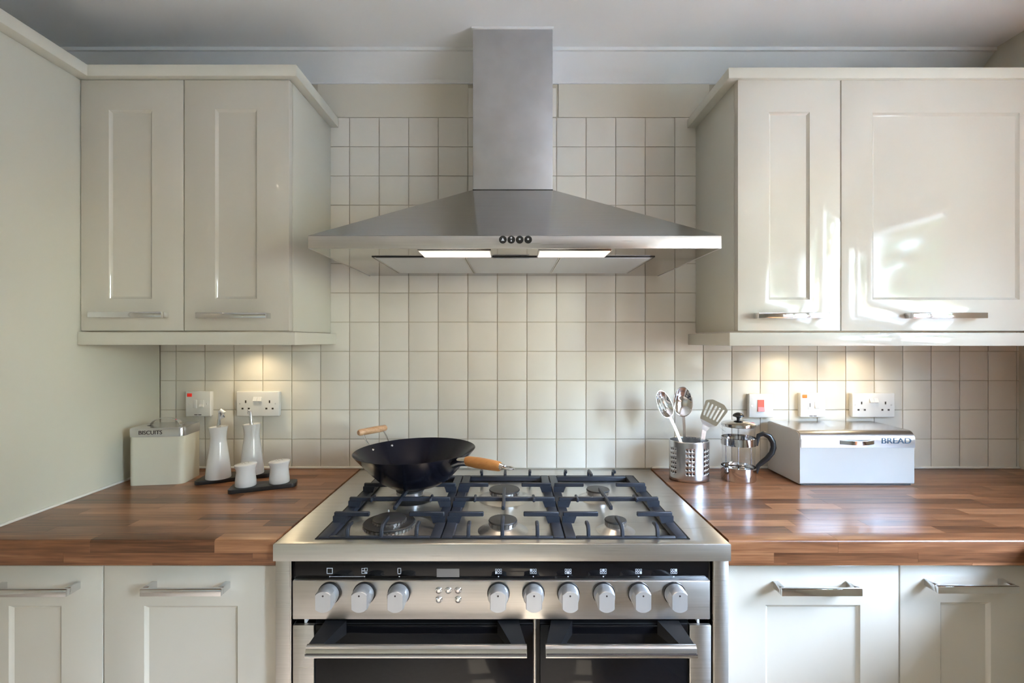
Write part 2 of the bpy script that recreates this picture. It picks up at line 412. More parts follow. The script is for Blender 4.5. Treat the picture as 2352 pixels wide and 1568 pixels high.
obj('sky_block_core', bx(18.6, 19.6, -10.5, 10, -.12, 6.4), M_leaf, hg, bevel=.3, seg=2)
b = B()
for k in range(5000):
    c = Vector((18.45 + rnd.gauss(0, .12), rnd.uniform(-10.8, 10.2), rnd.uniform(0, 6.9)))
    Mx = Matrix.Rotation(rnd.uniform(0, 6.28), 3, 'Z') @ Matrix.Rotation(rnd.uniform(0, 3), 3, 'X'); q = rnd.uniform(.12, .25)
    b.faces.new([b.verts.new(c + Mx @ Vector(p) * q) for p in ((-1, 0, 0), (0, -.5, .1), (1, 0, 0), (0, .5, .1))])
tag(obj('leaves', b, M_leaf, hg, recalc=False), kind='stuff')
fn = thing('garden_fence', 'upright board garden fence mirrored low in the right wall cabinet doors', 'fence', (10.8, -3, -.12))
b = bx(-.012, .012, -.06, .06, 0, 1.75); bmesh.ops.recalc_face_normals(b, faces=b.faces[:])
fm = bpy.data.meshes.new('board'); b.to_mesh(fm); b.free(); fm.materials.append(M_fence)
for i in range(70):
    o = bpy.data.objects.new('board', fm); C.objects.link(o); o.parent = fn; o.location = (0, -5.5 + i * .14, random.uniform(-.01, .01))
obj('rail', bx(10.815, 10.86, -8.6, 1.3, .3, .39), M_fence, fn); obj('rail', bx(10.815, 10.86, -8.6, 1.3, 1.2, 1.29), M_fence, fn)

# ------------------------------------------------------------------ cabinets
def door_bm(x0, x1, z0, z1, yf, th, rec):
    a0, a1, c0, c1 = rec
    def q(X0, X1, Z0, Z1, y): return [(X0, y, Z0), (X1, y, Z0), (X1, y, Z1), (X0, y, Z1)]
    e = .0016; s = .007
    return rings(B(), [q(x0, x1, z0, z1, yf + th), q(x0, x1, z0, z1, yf + e), q(x0 + e * .3, x1 - e * .3, z0 + e * .3, z1 - e * .3, yf + e * .3),
                       q(x0 + e, x1 - e, z0 + e, z1 - e, yf), q(a0, a1, c0, c1, yf), q(a0 + s * .25, a1 - s * .25, c0 + s * .25, c1 - s * .25, yf + .0025),
                       q(a0 + s, a1 - s, c0 + s, c1 - s, yf + .006)])
def handle(parent, x0, x1, zc, yf, proj, h=.0155):
    b = B(); box(b, x0, x1, yf - proj, yf - proj + .009, zc - h / 2, zc + h / 2)
    box(b, x0, x0 + .012, yf - proj + .009, yf, zc - h / 2 , zc + h / 2)
    box(b, x1 - .012, x1, yf - proj + .009, yf, zc - h / 2, zc + h / 2)
    return obj('handle', b, M_chrome, parent, bevel=.0012)
WF = 1.352; BF = 1.085; TH = .02
ZT, ZB_ = 2.0555, 1.3595
def wall_cab(label, x0, x1, doors, end=None):
    t = thing('wall_cabinet', label, 'cabinet', ((x0 + x1) / 2, 1.5, ZB_))
    obj('body', bx(x0, x1, WF + TH + .002, D - .002, ZB_, ZT), M_carc, t, bevel=.001)
    for dx0, dx1, rx0, rx1, hx0, hx1, rz0, rz1, hz in doors:
        d = obj('door', door_bm(dx0 + .0015, dx1 - .0015, ZB_ + .001, ZT - .001, WF, TH, (rx0, rx1, rz0, rz1)), M_door, t, smooth=25)
        handle(d, hx0, hx1, hz, WF, .03)
    return t
w_ = lambda x: PX(x, WF); z_ = lambda y: PZ(y, WF); hx = lambda x: PX(x, WF - .03); hz = lambda y: PZ(y, WF - .03)
wall_cab('cream two-door wall cabinet left of the cooker hood', XP + .001, -.615,
         [(XP + .001, w_(422), w_(250), w_(349), hx(200), hx(370), z_(686), z_(252), hz(722)),
          (w_(422), -.615, w_(494), w_(590), hx(448), hx(610), z_(686), z_(250), hz(724))])
wall_cab('narrow glossy cream one-door wall cabinet right of the cooker hood', .623, w_(1931.5),
         [(.623, w_(1931.5), w_(1766), w_(1860), hx(1743), hx(1906), z_(688), z_(257), hz(724))])
wall_cab('wide glossy cream one-door wall cabinet at the right edge above the bread bin', w_(1931.5), 1.50,
         [(w_(1931.5), 1.50, w_(2004), w_(2342), hx(2098), hx(2270), z_(688), z_(259), hz(724))])
tag(obj('filler_panel', bx(1.5005, XR - .001, WF + .004, WF + .024, ZB_, ZT), M_door, None, .001), 'cream filler strip between the wide wall cabinet and the side wall', 'panel')
# tall housing whose side panel fills the left edge
t = thing('tall_cabinet', 'tall cream cabinet whose plain side panel fills the left edge', 'cabinet', (XP - .3, 1.37, 0))
obj('body', bx(XP - .6, XP, BF + TH + .002, D - .002, .1, ZT), M_carc, t, bevel=.001)
obj('plinth', bx(XP - .6, XP, BF + .06, D - .01, 0, .099), M_carc, t)
for z0, z1 in ((.13, 1.20), (1.204, ZT - .002)):
    d = obj('door', door_bm(XP - .598, XP - .002, z0, z1, BF, TH, (XP - .51, XP - .09, z0 + .085, z1 - .085)), M_door, t, smooth=25)
    handle(d, XP - .4, XP - .2, z1 - .05 if z0 < 1 else z0 + .05, BF, .03)
# cornice and light rail
CF = 1.335; cz0, cz1 = 2.056, 2.0875
def mitre_rail(name, path, wd, z0, z1, m, label, cat):
    """path: outer edge polyline (x,y) with mitred corners; wd toward the left of travel"""
    n = len(path); inner = []
    pts = [Vector(p) for p in path]
    for i in range(n):
        d0 = (pts[i] - pts[i - 1]).normalized() if i else None; d1 = (pts[i + 1] - pts[i]).normalized() if i < n - 1 else None
        n0 = Vector((-d0.y, d0.x)) if d0 else None; n1 = Vector((-d1.y, d1.x)) if d1 else None
        if n0 is None: off = n1 * wd
        elif n1 is None: off = n0 * wd
        else: s = (n0 + n1); off = s * (wd / s.dot(n0))
        inner.append(pts[i] + off)
    b = rings(B(), [[(p.x, p.y, z0), (p.x, p.y, z1), (q.x, q.y, z1), (q.x, q.y, z0)] for p, q in zip(pts, inner)])
    return tag(obj(name, b, m, None, bevel=.0015), label, cat)
mitre_rail('cornice', [(XP + .035, 1.05), (XP + .035, CF), (-.589, CF), (-.589, D - .001)], .06, cz0, cz1, M_carc,
           'flat cream cornice along the top of the cabinets on the left', 'cornice')
mitre_rail('cornice', [(.595, D - .001), (.595, 1.342), (XR - .002, 1.342)], .06, cz0 - .002, cz1 - .004, M_carc,
           'flat cream cornice along the top of the cabinets on the right', 'cornice')
mitre_rail('light_rail', [(XP + .001, 1.343), (-.596, 1.343), (-.596, D - .001)], .02, 1.3215, 1.3570, M_carc,
           'cream light rail under the wall cabinet on the left', 'rail')
mitre_rail('light_rail', [(PX(1580, D), D - .001), (PX(1580, D), 1.343), (XR - .001, 1.343)], .02, 1.3190, 1.3555, M_door,
           'cream light rail under the wall cabinets on the right', 'rail')
# base cabinets
def base_cab(label, x0, x1, rx0, rx1, rz1, hx0, hx1, hzc):
    t = thing('base_cabinet', label, 'cabinet', ((x0 + x1) / 2, 1.37, 0))
    obj('body', bx(x0, x1, BF + TH + .002, D - .01, .1, .843), M_carc, t, bevel=.001)
    obj('plinth', bx(x0, x1, BF + .06, D - .02, 0, .099), M_carc, t)
    d = obj('door', door_bm(x0 + .0015, x1 - .0015, .13, .8345, BF, TH, (rx0, rx1, .21, rz1)), M_door, t, smooth=25)
    handle(d, hx0, hx1, hzc, BF, .037)
b_ = lambda x: PX(x, BF); bh = lambda x: PX(x, BF - .037); bz = lambda y: PZ(y, BF); bhz = lambda y: PZ(y, BF - .037)
base_cab('cream base cabinet at the lower left corner', XP + .001, b_(237), b_(20), b_(141), bz(1391), bh(-36), bh(151), bhz(1363))
base_cab('cream base cabinet directly left of the range', b_(237), -.517, b_(331), b_(546), bz(1391), bh(320), bh(507), bhz(1361.5))
base_cab('white-lit cream base cabinet directly right of the range', .474, b_(2066), b_(1758), b_(1976), bz(1389), bh(1796), bh(1982), bhz(1361))
base_cab('narrow cream base cabinet at the lower right corner', b_(2066), b_(2368), b_(2160), b_(2276), bz(1383), bh(2155), bh(2343), bhz(1355))
t = thing('base_cabinet', 'cream run of base cabinet below the side window', 'cabinet', (1.43, .0, 0))
obj('body', bx(b_(2368) + .022, XR - .004, -1.2, D - .012, .1, .843), M_carc, t, bevel=.001)
obj('plinth', bx(b_(2368) + .06, XR - .004, -1.2, D - .02, 0, .099), M_carc, t)

# ------------------------------------------------------------------ worktops made of staves
WT0, WT1 = .845, .90; WFY = 1.063
def worktop(label, x0, x1, seed):
    rnd = random.Random(seed)
    t = thing('worktop', label, 'worktop', ((x0 + x1) / 2, 1.36, WT0))
    obj('core', bx(x0, x1, WFY + .02, D - .002, WT0 + .001, WT0 + .02), M_dark, t)
    n = 15; pitch = (D - .001 - WFY) / n
    def stave(a, b_, y0, y1, z0, z1, front=False):
        c = Vector(((a + b_) / 2, (y0 + y1) / 2, (z0 + z1) / 2)) - t.location
        b = bx(-(b_ - a) / 2 + .0002, (b_ - a) / 2 - .0002, -(y1 - y0) / 2 + .0002, (y1 - y0) / 2 - .0002, -(z1 - z0) / 2, (z1 - z0) / 2)
        if front:
            es = [e for e in b.edges if all(v.co.y < 0 and v.co.z > 0 for v in e.verts)]
            bmesh.ops.bevel(b, geom=es, offset=.005, segments=3, profile=.5, affect='EDGES')
        bmesh.ops.recalc_face_normals(b, faces=b.faces[:])
        me = bpy.data.meshes.new('stave'); b.to_mesh(me); b.free(); me.materials.append(M_wt)
        if front: finish(me, 40)
        o = bpy.data.objects.new('stave', me); C.objects.link(o); o.parent = t; o.location = c
    for r in range(n):
        for lay in ((WT0 + .027, WT1), (WT0 + .0055, WT0 + .027), (WT0, WT0 + .0055)) if r == 0 else ((WT0 + .02, WT1),):
            x = x0 - rnd.uniform(0, .2)
            while x < x1:
                L = rnd.uniform(.16, .46); a, e = max(x, x0), min(x + L, x1)
                if e - a > .01 or x + L < x1:
                    if e - a > .004: stave(a, e, WFY + r * pitch, WFY + (r + 1) * pitch, lay[0], lay[1], r == 0 and lay[1] == WT1)
                else: pass
                x += L
    return t
CKX0, CKX1 = -.5133, .4703
worktop('dark walnut stave worktop left of the range', XP + .001, CKX0 - .0015, 3)
worktop('dark walnut stave worktop right of the range', CKX1 + .0015, XR - .001, 11)
t = thing('worktop', 'walnut worktop running below the side window', 'worktop', (1.42, 0, WT0))
for i in range(14):
    x0 = 1.132 + i * .042
    obj('stave', bx(x0 + .0002, x0 + .0418, -1.22, WFY - .001, WT0, WT1), M_wt, t)

# ------------------------------------------------------------------ range cooker
ck = thing('range_cooker', 'wide stainless steel range cooker with six gas burners and two ovens', 'cooker', (-.0215, 1.36, 0))
HZ = .8975; CF0 = 1.05
rx0, rx1, ry0, ry1 = -.430, .388, 1.076, 1.574
b = B()                                             # hob frame with opening and folded front
def q4(x0, x1, y0, y1, z): return [(x0, y0, z), (x1, y0, z), (x1, y1, z), (x0, y1, z)]
rings(b, [q4(CKX0, CKX1, CF0, D - .004, HZ - .0375), q4(CKX0, CKX1, CF0, D - .004, HZ - .003),
          q4(CKX0 + .001, CKX1 - .001, CF0 + .001, D - .004, HZ - .001), q4(CKX0 + .003, CKX1 - .003, CF0 + .003, D - .004, HZ),
          q4(rx0, rx1, ry0, ry1, HZ), q4(rx0 + .004, rx1 - .004, ry0 + .004, ry1 - .004, HZ - .012)], cap0=True, cap1=True)
obj('hob', b, M_steelp, ck, smooth=30)
b = B()
for x0, x1, y0, y1 in ((rx0 - .001, rx1 + .001, ry0 - .003, ry0), (rx0 - .001, rx1 + .001, ry1, ry1 + .003), (rx0 - .003, rx0, ry0 - .003, ry1 + .003), (rx1, rx1 + .003, ry0 - .003, ry1 + .003)):
    box(b, x0, x1, y0, y1, HZ, HZ + .0012)
obj('hob_seal', b, M_dark, ck)
bzt = HZ - .0377
c_ = lambda x, d=1.06: PX(x, d); cz = lambda y, d=1.06: PZ(y, d)
obj('side_panel', bx(CKX0 + .001, c_(668), 1.058, D - .01, .09, bzt), M_steel, ck, bevel=.002)
obj('side_panel', bx(c_(1638), CKX1 - .001, 1.058, D - .01, .09, bzt), M_steel, ck, bevel=.002)
obj('chassis', bx(c_(668) + .001, c_(1638) - .001, 1.084, D - .02, .09, bzt), M_dark, ck)
obj('plinth', bx(CKX0 + .02, CKX1 - .02, 1.11, D - .05, 0, .089), M_blkplas, ck)
for x in (c_(668) + .0003, c_(1638) - .0018): obj('edge_trim', bx(x, x + .0015, 1.058, 1.084, .09, bzt), M_chrome, ck)
gl = obj('control_glass', bx(c_(671), c_(1633), 1.064, 1.083, cz(1334), bzt - .0015), M_glossblk, ck, bevel=.0008)
fx0, fx1 = PX(671, 1.055), PX(1632, 1.055); fz1, fz0 = PZ(1333, 1.055), PZ(1423, 1.055)
fas = obj('control_fascia', bx(fx0, fx1, 1.055, 1.083, fz0, fz1), M_steel, ck, bevel=.003, seg=3)
obj('display', bx(PX(1003, 1.063), PX(1055, 1.063), 1.0632, 1.066, PZ(1325, 1.063), PZ(1306, 1.063)), M_disp, gl)
# printed symbols above the knobs
KX = [PX(x, 1.055) for x in (757, 837, 917, 1145, 1225, 1305, 1386, 1467, 1548)]
def outline(b, x0, x1, z0, z1, t_, y=1.0635):
    for a in ((x0, x1, z0, z0 + t_), (x0, x1, z1 - t_, z1), (x0, x0 + t_, z0, z1), (x1 - t_, x1, z0, z1)):
        box(b, a[0], a[1], y, y + .001, a[2], a[3])
zi = PZ(1311, 1.063)
fills = (0, 1, 4, 2, 5, 3)
for i, x in enumerate(KX):
    b = B(); x = x * 1.063 / 1.055
    if i == 0: outline(b, x - .0065, x + .0065, zi - .0065, zi + .0065, .0014)
    elif i == 1:
        outline(b, x - .0065, x + .001, zi - .006, zi + .006, .001); outline(b, x - .001, x + .0065, zi - .001, zi + .0065, .001)
        box(b, x + .001, x + .006, 1.0635, 1.0645, zi - .006, zi - .003); box(b, x - .005, x - .001, 1.0635, 1.0645, zi - .001, zi + .001)
    elif i == 2: outline(b, x - .004, x + .004, zi - .007, zi + .0065, .0014)
    else:
        k = (0, 3, 1, 4, 2, 5)[i - 3]; zz = zi - .001
        for c in range(3):
            for r in range(2):
                X0 = x - .0072 + c * .005; Z0 = zz - .0055 + (1 - r if False else r) * .0058
                f_ = {3: (0, 0), 4: (0, 1), 5: (1, 0), 6: (1, 1), 7: (2, 0), 8: (2, 1)}[i]
                if (c, r) == f_: box(b, X0, X0 + .0042, 1.0635, 1.0645, Z0, Z0 + .005)
                else: outline(b, X0, X0 + .0042, Z0, Z0 + .005, .0009)
    box(b, x - .0012, x + .0012, 1.0635, 1.0645, zi - .0135, zi - .0112)
    if i == 0: box(b, x + .002, KX[1] * 1.0076 - .002, 1.0635, 1.0645, zi - .0128, zi - .0120)
    obj('printed_symbol', b, M_icon, gl)
# knobs
YN = Matrix.Rotation(R(90), 4, 'X')           # local z -> world -y
kz = PZ(1361, 1.055)
def make_knob(x):
    M = T(x, 1.055, kz) @ YN
    base = obj('knob', lathe(B(), [(.0232, 0), (.0232, .003), (.0222, .004), (.0222, .017), (.0205, .021), (.008, .0212)], M, 36), M_knob, fas, smooth=35)
    obj('knob_ring', lathe(B(), [(.0241, 0), (.0243, .0025), (.0241, .005)], M, 36), M_blkplas, base, smooth=35)
    out = []
    for k in range(7): a = R(42) + (math.pi - R(84)) * k / 6; out.append((.0225 * math.cos(a), .0225 * math.sin(a) - .0005))
    for k in range(7): a = math.pi + R(42) + (math.pi - R(84)) * k / 6; out.append((.0225 * math.cos(a), .0225 * math.sin(a) - .001))
    bb = rings(B(), [[M @ Vector((px, py, .016)) for px, py in out], [M @ Vector((px, py, .0355)) for px, py in out],
                     [M @ Vector((px * .94, py * .95, .038)) for px, py in out]])
    obj('knob_grip', bb, M_knob, base, smooth=30)
    obj('knob_dot', lathe(B(), [(.0019, .0379), (.0019, .0384)], T(x, 1.055, kz + .0125) @ YN, 12), M_ink, base)
for x in KX: make_knob(x)
for px, py in ((1008, 1355), (1030, 1355), (1052, 1355), (1008, 1376), (1052, 1376)):
    obj('button', lathe(B(), [(.0078, 0), (.0078, .001), (.0066, .0025), (.0058, .0012), (.0030, .0035), (.0, .0042)][:5], T(PX(px, 1.055), 1.055, PZ(py, 1.055)) @ YN, 20), M_chrome, fas, smooth=30)
# ovens
def oven(x0, x1, sx0, sx1, gx0, gx1, hx0, hx1, name='oven_door'):
    yt = 1.062; zt, zb2 = cz(1434), .16
    d = obj(name, bx(min(sx0, gx0), max(sx1, gx1), yt + .004, 1.082, zb2, zt), M_dark, ck)
    obj('glass', bx(gx0, gx1, yt, yt + .02, zb2, zt - .002), M_glossblk, d, bevel=.001)
    obj('steel_strip', bx(sx0, sx1, yt - .004, yt + .02, zb2, zt), M_steel, d, bevel=.002)
    hz0 = PZ(1490, 1.005); b = B()
    pr2 = rpoly([(-.013, -.013), (.011, -.013), (.013, .004), (-.004, .0125)], [.003, .003, .004, .008], 4)
    rings(b, [[(X, 1.005 + a, hz0 + c) for a, c in pr2] for X in (hx0, hx1)])
    h = obj('handle', b, M_bar, d, smooth=30)
    obj('handle_line', bx(hx0 + .001, hx1 - .001, 1.005 - .0138, 1.005 - .0128, hz0 - .0045, hz0 - .0030), M_ink, h)
    inner = []
    for s, X in ((1, hx0 + .012), (-1, hx1 - .012)):
        outer = X + (-.004 if s > 0 else .004)
        b = rings(B(), [[(X - .01 * s, 1.008, hz0 - .008), (X + .02 * s, 1.008, hz0 - .008), (X + .02 * s, 1.008, hz0 + .008), (X - .01 * s, 1.008, hz0 + .008)],
                        [(X + .004 * s, yt, hz0 - .004), (X + .05 * s, yt, hz0 - .004), (X + .05 * s, yt, hz0 + .026), (X + .004 * s, yt, hz0 + .026)]])
        obj('handle_bracket', b, M_blkplas, h)
    return d
oven(0, 0, c_(673), c_(722), c_(722.5), c_(1224), PX(705, 1.005), PX(1210, 1.005))
oven(0, 0, c_(1583), c_(1633), c_(1241), c_(1582.5), PX(1253, 1.005), PX(1598, 1.005))
obj('centre_divider', bx(c_(1226), c_(1231.5), 1.066, 1.084, .16, fz0 - .001), M_steel, ck, bevel=.001)
for px in (699, 1606): obj('locating_pin', bx(c_(px - 3), c_(px + 3), 1.066, 1.084, cz(1434), fz0), M_white, ck, bevel=.001)
# burners
def burner(x, y, r, big=False):
    zt = HZ - .012
    g = obj('burner', lathe(B(), [(r * 1.75, zt + .0003), (r * 1.45, zt + .004), (r * 1.05, zt + .010), (r * .92, zt + .012)], T(x, y, 0), 36), M_steelp, ck, smooth=35)
    z = zt + .011
    if big:
        b = B(); lathe(b, [(r * .95, z - .002), (r * .95, z + .006)], T(x, y, 0), 40)
        for k in range(40):
            a = 2 * math.pi * k / 40; box(b, r * .93, r * 1.02, -.0018, .0018, z, z + .006, T(x, y, 0) @ Matrix.Rotation(a, 4, 'Z'))
        obj('flame_ring', b, M_bralu, g, smooth=30)
        obj('burner_cap', lathe(B(), [(r, z + .0062), (r * 1.01, z + .0085), (r * .97, z + .0105), (r * .66, z + .0108)], T(x, y, 0), 40), M_capblk, g, smooth=35)
        b = B(); lathe(b, [(r * .62, z + .0105), (r * .62, z + .016)], T(x, y, 0), 40)
        for k in range(24):
            a = 2 * math.pi * k / 24; box(b, r * .6, r * .66, -.0018, .0018, z + .0108, z + .016, T(x, y, 0) @ Matrix.Rotation(a, 4, 'Z'))
        obj('flame_ring', b, M_bralu, g, smooth=30)
        obj('burner_cap', lathe(B(), [(r * .62, z + .0162), (r * .64, z + .018), (r * .58, z + .0205), (r * .1, z + .0205)], T(x, y, 0), 40), M_capblk, g, smooth=35)
    else:
        b = B(); lathe(b, [(r * .93, z), (r * .93, z + .011)], T(x, y, 0), 36)
        for k in range(18):
            a = 2 * math.pi * k / 18; box(b, r * .9, r * .98, -.0016, .0016, z + .003, z + .011, T(x, y, 0) @ Matrix.Rotation(a, 4, 'Z'))
        obj('flame_ring', b, M_bralu, g, smooth=30)
        obj('burner_cap', lathe(B(), [(r * .97, z + .0112), (r * 1.0, z + .013), (r * .96, z + .0155), (r * .2, z + .016)], T(x, y, 0), 36), M_capblk, g, smooth=35)
    b = B(); lathe(b, [(.0026, zt), (.0026, z + .010), (.0018, z + .013)], T(x - r * .35, y + r * 1.22, 0), 10)
    obj('igniter', b, M_white, g, smooth=35)
XC = [-.2895, -.0215, .2445]
burner(XC[0], 1.155, .060, True); burner(XC[0], 1.392, .040)
burner(XC[1], 1.155, .034); burner(XC[1], 1.392, .044)
burner(XC[2], 1.155, .026); burner(XC[2], 1.392, .033)
# pan supports
for k, (xa, xb) in enumerate(((rx0 + .002, -.1575), (-.1555, .1155), (.1175, rx1 - .002))):
    xm = XC[k]; z0, z1 = HZ - .010, HZ + .004; zf = HZ + .0225; b = B()
    y0, y1 = ry0 + .002, ry1 - .002; sw = .024
    fr = B()
    box(fr, xa, xa + sw, y0, y1, z0, z1); box(fr, xb - sw, xb, y0, y1, z0, z1)
    box(fr, xa + sw, xb - sw, y0, y0 + .009, z0, z1); box(fr, xa + sw, xb - sw, y1 - .02, y1, z0, z1)
    g = obj('pan_support', fr, M_iron, ck, bevel=.0025)
    def bar(pts, wd=.0085, th=.011):
        return strip(B(), pts, wd, th)
    def fing(pts, wd=.0085, th=.011):
        obj('finger', bar(pts, wd, th), M_iron, g, bevel=.0018, seg=1)
    fing([(xa + .004, 1.278, zf), (xb - .004, 1.278, zf)])
    for yy in (1.168, 1.404):
        fing([(xa + .004, yy, zf), (xa + .088, yy, zf)]); fing([(xb - .004, yy, zf), (xb - .088, yy, zf)])
    for yy in (1.168, 1.278, 1.404):                       # gussets under the finger roots
        for X, s in ((xa, 1), (xb, -1)):
            bb = rings(B(), [[(X + s * .002, yy + e, z1 - .002), (X + s * .030, yy + e, z1 - .002), (X + s * .036, yy + e, zf - .004), (X + s * .002, yy + e, zf - .004)] for e in (-.006, .006)])
            obj('gusset', bb, M_iron, g)
    fing([(xm, 1.205, zf + .001), (xm, 1.362, zf + .001)])
    for X in (xm, xm - .075, xm + .078):
        ln = .055 if X == xm else .022
        fing([(X, y0 + .004, z1 - .004), (X, y0 + .006, zf - .008), (X, y0 + .013, zf), (X, y0 + .013 + ln * .5, zf + .001), (X, y0 + .013 + ln, zf)], .008, .009)
        fing([(X, y1 - .006, z1 - .004), (X, y1 - .008, zf - .008), (X, y1 - .016, zf), (X, y1 - .016 - ln * .5, zf + .001), (X, y1 - .016 - ln, zf)], .008, .009)
        if X != xm: fing([(X, 1.262, zf + .001), (X, 1.298, zf + .001)], .007, .010)

# ------------------------------------------------------------------ wok
wz = HZ + .0305; wr = .17; wc = (-.272, 1.385)
wk = thing('wok', 'dark blue-black carbon steel wok with a wooden handle on the back left burner', 'wok', (wc[0], wc[1], wz))
po = [(.0, 0), (.055, 0), (.075, .003), (.10, .018), (.125, .044), (.15, .073), (wr, .0965)]
pi_ = [(r - .0012 if r > .06 else r, z + .0018) for r, z in po][::-1]
prof = po[1:] + [(wr + .0005, .0972), (wr - .001, .0978)] + pi_[1:-1]
obj('bowl', lathe(B(), prof, T(wc[0], wc[1], wz), 64), M_wok, wk, smooth=40)
az = R(-40); dv = Vector((math.cos(az), math.sin(az), 0)); nv = Vector((-dv.y, dv.x, 0)); c0 = Vector((wc[0], wc[1], wz))
up = Vector((0, 0, 1))
obj('handle_socket', tube(B(), [c0 + dv * .158 + up * .078, c0 + dv * .185 + up * .088, c0 + dv * .215 + up * .093], [.012, .011, .0125], 14), M_chrome, wk, smooth=40)
o = obj('handle', tube(B(), [c0 + dv * q + up * (.093 + (q - .2) * .02) for q in (.205, .212, .25, .29, .318, .324)], [.0105, .0128, .0142, .0132, .0118, .009], 16), M_grip2, wk, smooth=50)
o['label'] = 'amber wooden long handle'
pe = c0 + dv * .322 + up * .0955
b = B(); tube(b, [pe, pe + dv * .012], [.0095, .006], 12)
tube(b, [pe + dv * .008 + (nv * .011 * math.sin(a) + dv * (.016 - .016 * math.cos(a))) for a in [2 * math.pi * i / 14 for i in range(15)]], .0022, 6)
obj('hanging_ring', b, M_chrome, wk, smooth=50)
gc = c0 - dv * .205 + up * .132
o = obj('loop_handle', tube(B(), [gc + nv * q for q in (-.050, -.046, -.02, .02, .046, .050)], [.007, .0098, .0106, .0106, .0098, .007], 16), M_grip, wk, smooth=50)
o['label'] = 'pale wooden loop grip'
for s in (-1, 1):
    rim = c0 - dv * math.sqrt(.166 ** 2 - .034 ** 2) + nv * .034 * s + up * .090
    obj('wire', tube(B(), [gc + nv * s * .036, gc * .45 + rim * .55 + nv * s * .018 - dv * .004, rim - dv * .004, rim + dv * .006], .0022, 8), M_chrome, wk, smooth=60)
    inn = c0 - dv * math.sqrt(.157 ** 2 - .034 ** 2) + nv * .034 * s + up * .084
    obj('rivet', lathe(B(), [(.0045, -.001), (.004, .0012), (.002, .0022)], Matrix.Translation(inn) @ (dv + up * .6).to_track_quat('Z', 'Y').to_matrix().to_4x4(), 12), M_chrome, wk, smooth=60)
wk.rotation_euler = (0, R(-1.6), 0)

# ------------------------------------------------------------------ cooker hood
hx0, hx1 = -.4845, .4975; hy = 1.16; hzb, hzt = PZ(570.5, hy), PZ(541, hy)
chx0, chx1, chy = PX(1086, 1.482), PX(1269.5, 1.482), 1.482; chz = PZ(436, chy)
hd = thing('cooker_hood', 'stainless steel chimney cooker hood above the range', 'cooker hood', (.0065, 1.41, hzb))
WB = D - .0015
b = rings(B(), [q4(hx0, hx1, hy, WB, hzt), q4(chx0, chx1, chy, WB, chz)])
obj('canopy', b, M_steelc, hd)
b = B()
box(b, hx0, hx1, hy, hy + .004, hzb, hzt); box(b, hx0, hx0 + .004, hy + .004, WB, hzb, hzt); box(b, hx1 - .004, hx1, hy + .004, WB, hzb, hzt)
rim = obj('rim', b, M_steel, hd, bevel=.0015)
obj('underside', bx(hx0 + .0045, hx1 - .0045, hy + .0045, WB, hzb + .001, hzb + .006), M_steelm, hd)
obj('chimney', bx(chx0, chx1, chy, WB, chz, ZC - .006), M_steelv, hd, bevel=.002)
obj('chimney_trim', bx(chx0 - .004, chx1 + .003, chy - .005, WB - .09, ZC - .0065, ZC - .0005), M_cove, hd, bevel=.001)
obj('chimney_joint', bx(chx0 - .0006, chx1 + .0006, chy - .0008, chy + .002, chz - .001, chz + .0015), M_dark, hd)
for i, px in enumerate((1155, 1174.3, 1193.7, 1213)):
    X, Z = PX(px, hy), PZ(550.5, hy)
    bt = obj('button', lathe(B(), [(.0092, 0), (.0092, .002), (.008, .0032), (.003, .0034)], T(X, hy, Z) @ YN, 24), M_blkplas, rim, smooth=30)
    b = B(); y = hy - .0037
    if i == 0: rings(b, [[(X - .0038, yy, Z - .003), (X + .0038, yy, Z - .003), (X, yy, Z + .004)] for yy in (y, y + .0005)])
    elif i == 1:
        lathe(b, [(.0022, 0), (.0022, .0005)], T(X, y + .0005, Z + .004) @ YN, 10); box(b, X - .0015, X + .0015, y, y + .0005, Z - .005, Z - .001)
    else: lathe(b, [(.0024, 0), (.0024, .0005)], T(X, y + .0005, Z + .0008) @ YN, 10)
    obj('printed_symbol', b, M_icon, bt)
for x0, x1 in ((-.226, -.054), (.067, .239)):
    l = obj('lamp', bx(x0 - .003, x1 + .003, 1.182, 1.272, hzb - .0018, hzb + .001), M_chrome, hd, bevel=.001)
    obj('lens', bx(x0, x1, 1.185, 1.269, hzb - .0028, hzb - .0018), M_lamp, l, bevel=.001)
    ll = bpy.data.lights.new('hood_lamp_light', 'AREA'); ll.shape = 'RECTANGLE'; ll.size = .15; ll.size_y = .07; ll.energy = .22; ll.color = (1, .80, .58)
    lo = bpy.data.objects.new('hood_lamp_light', ll); C.objects.link(lo); lo.location = ((x0 + x1) / 2 - .0065, 1.227 - 1.41, -.006); lo.parent = hd
fe = [-.360, -.122, .125, .367]
obj('filter_frame', bx(fe[0] - .006, fe[3] + .006, 1.275, 1.575, hzb - .0008, hzb + .001), M_dark, hd)
for a, e in zip(fe, fe[1:]):
    f = obj('filter', bx(a + .004, e - .004, 1.280, 1.568, hzb - .003, hzb - .0008), M_alu, hd, bevel=.0008)
    for q in (a + .0008, e - .0038): obj('filter_edge', bx(q, q + .003, 1.277, 1.571, hzb - .0035, hzb - .0008), M_steel, f)
obj('filter_latch', bx(-.05, .045, 1.276, 1.284, hzb - .005, hzb - .003), M_alu, hd, bevel=.0008)

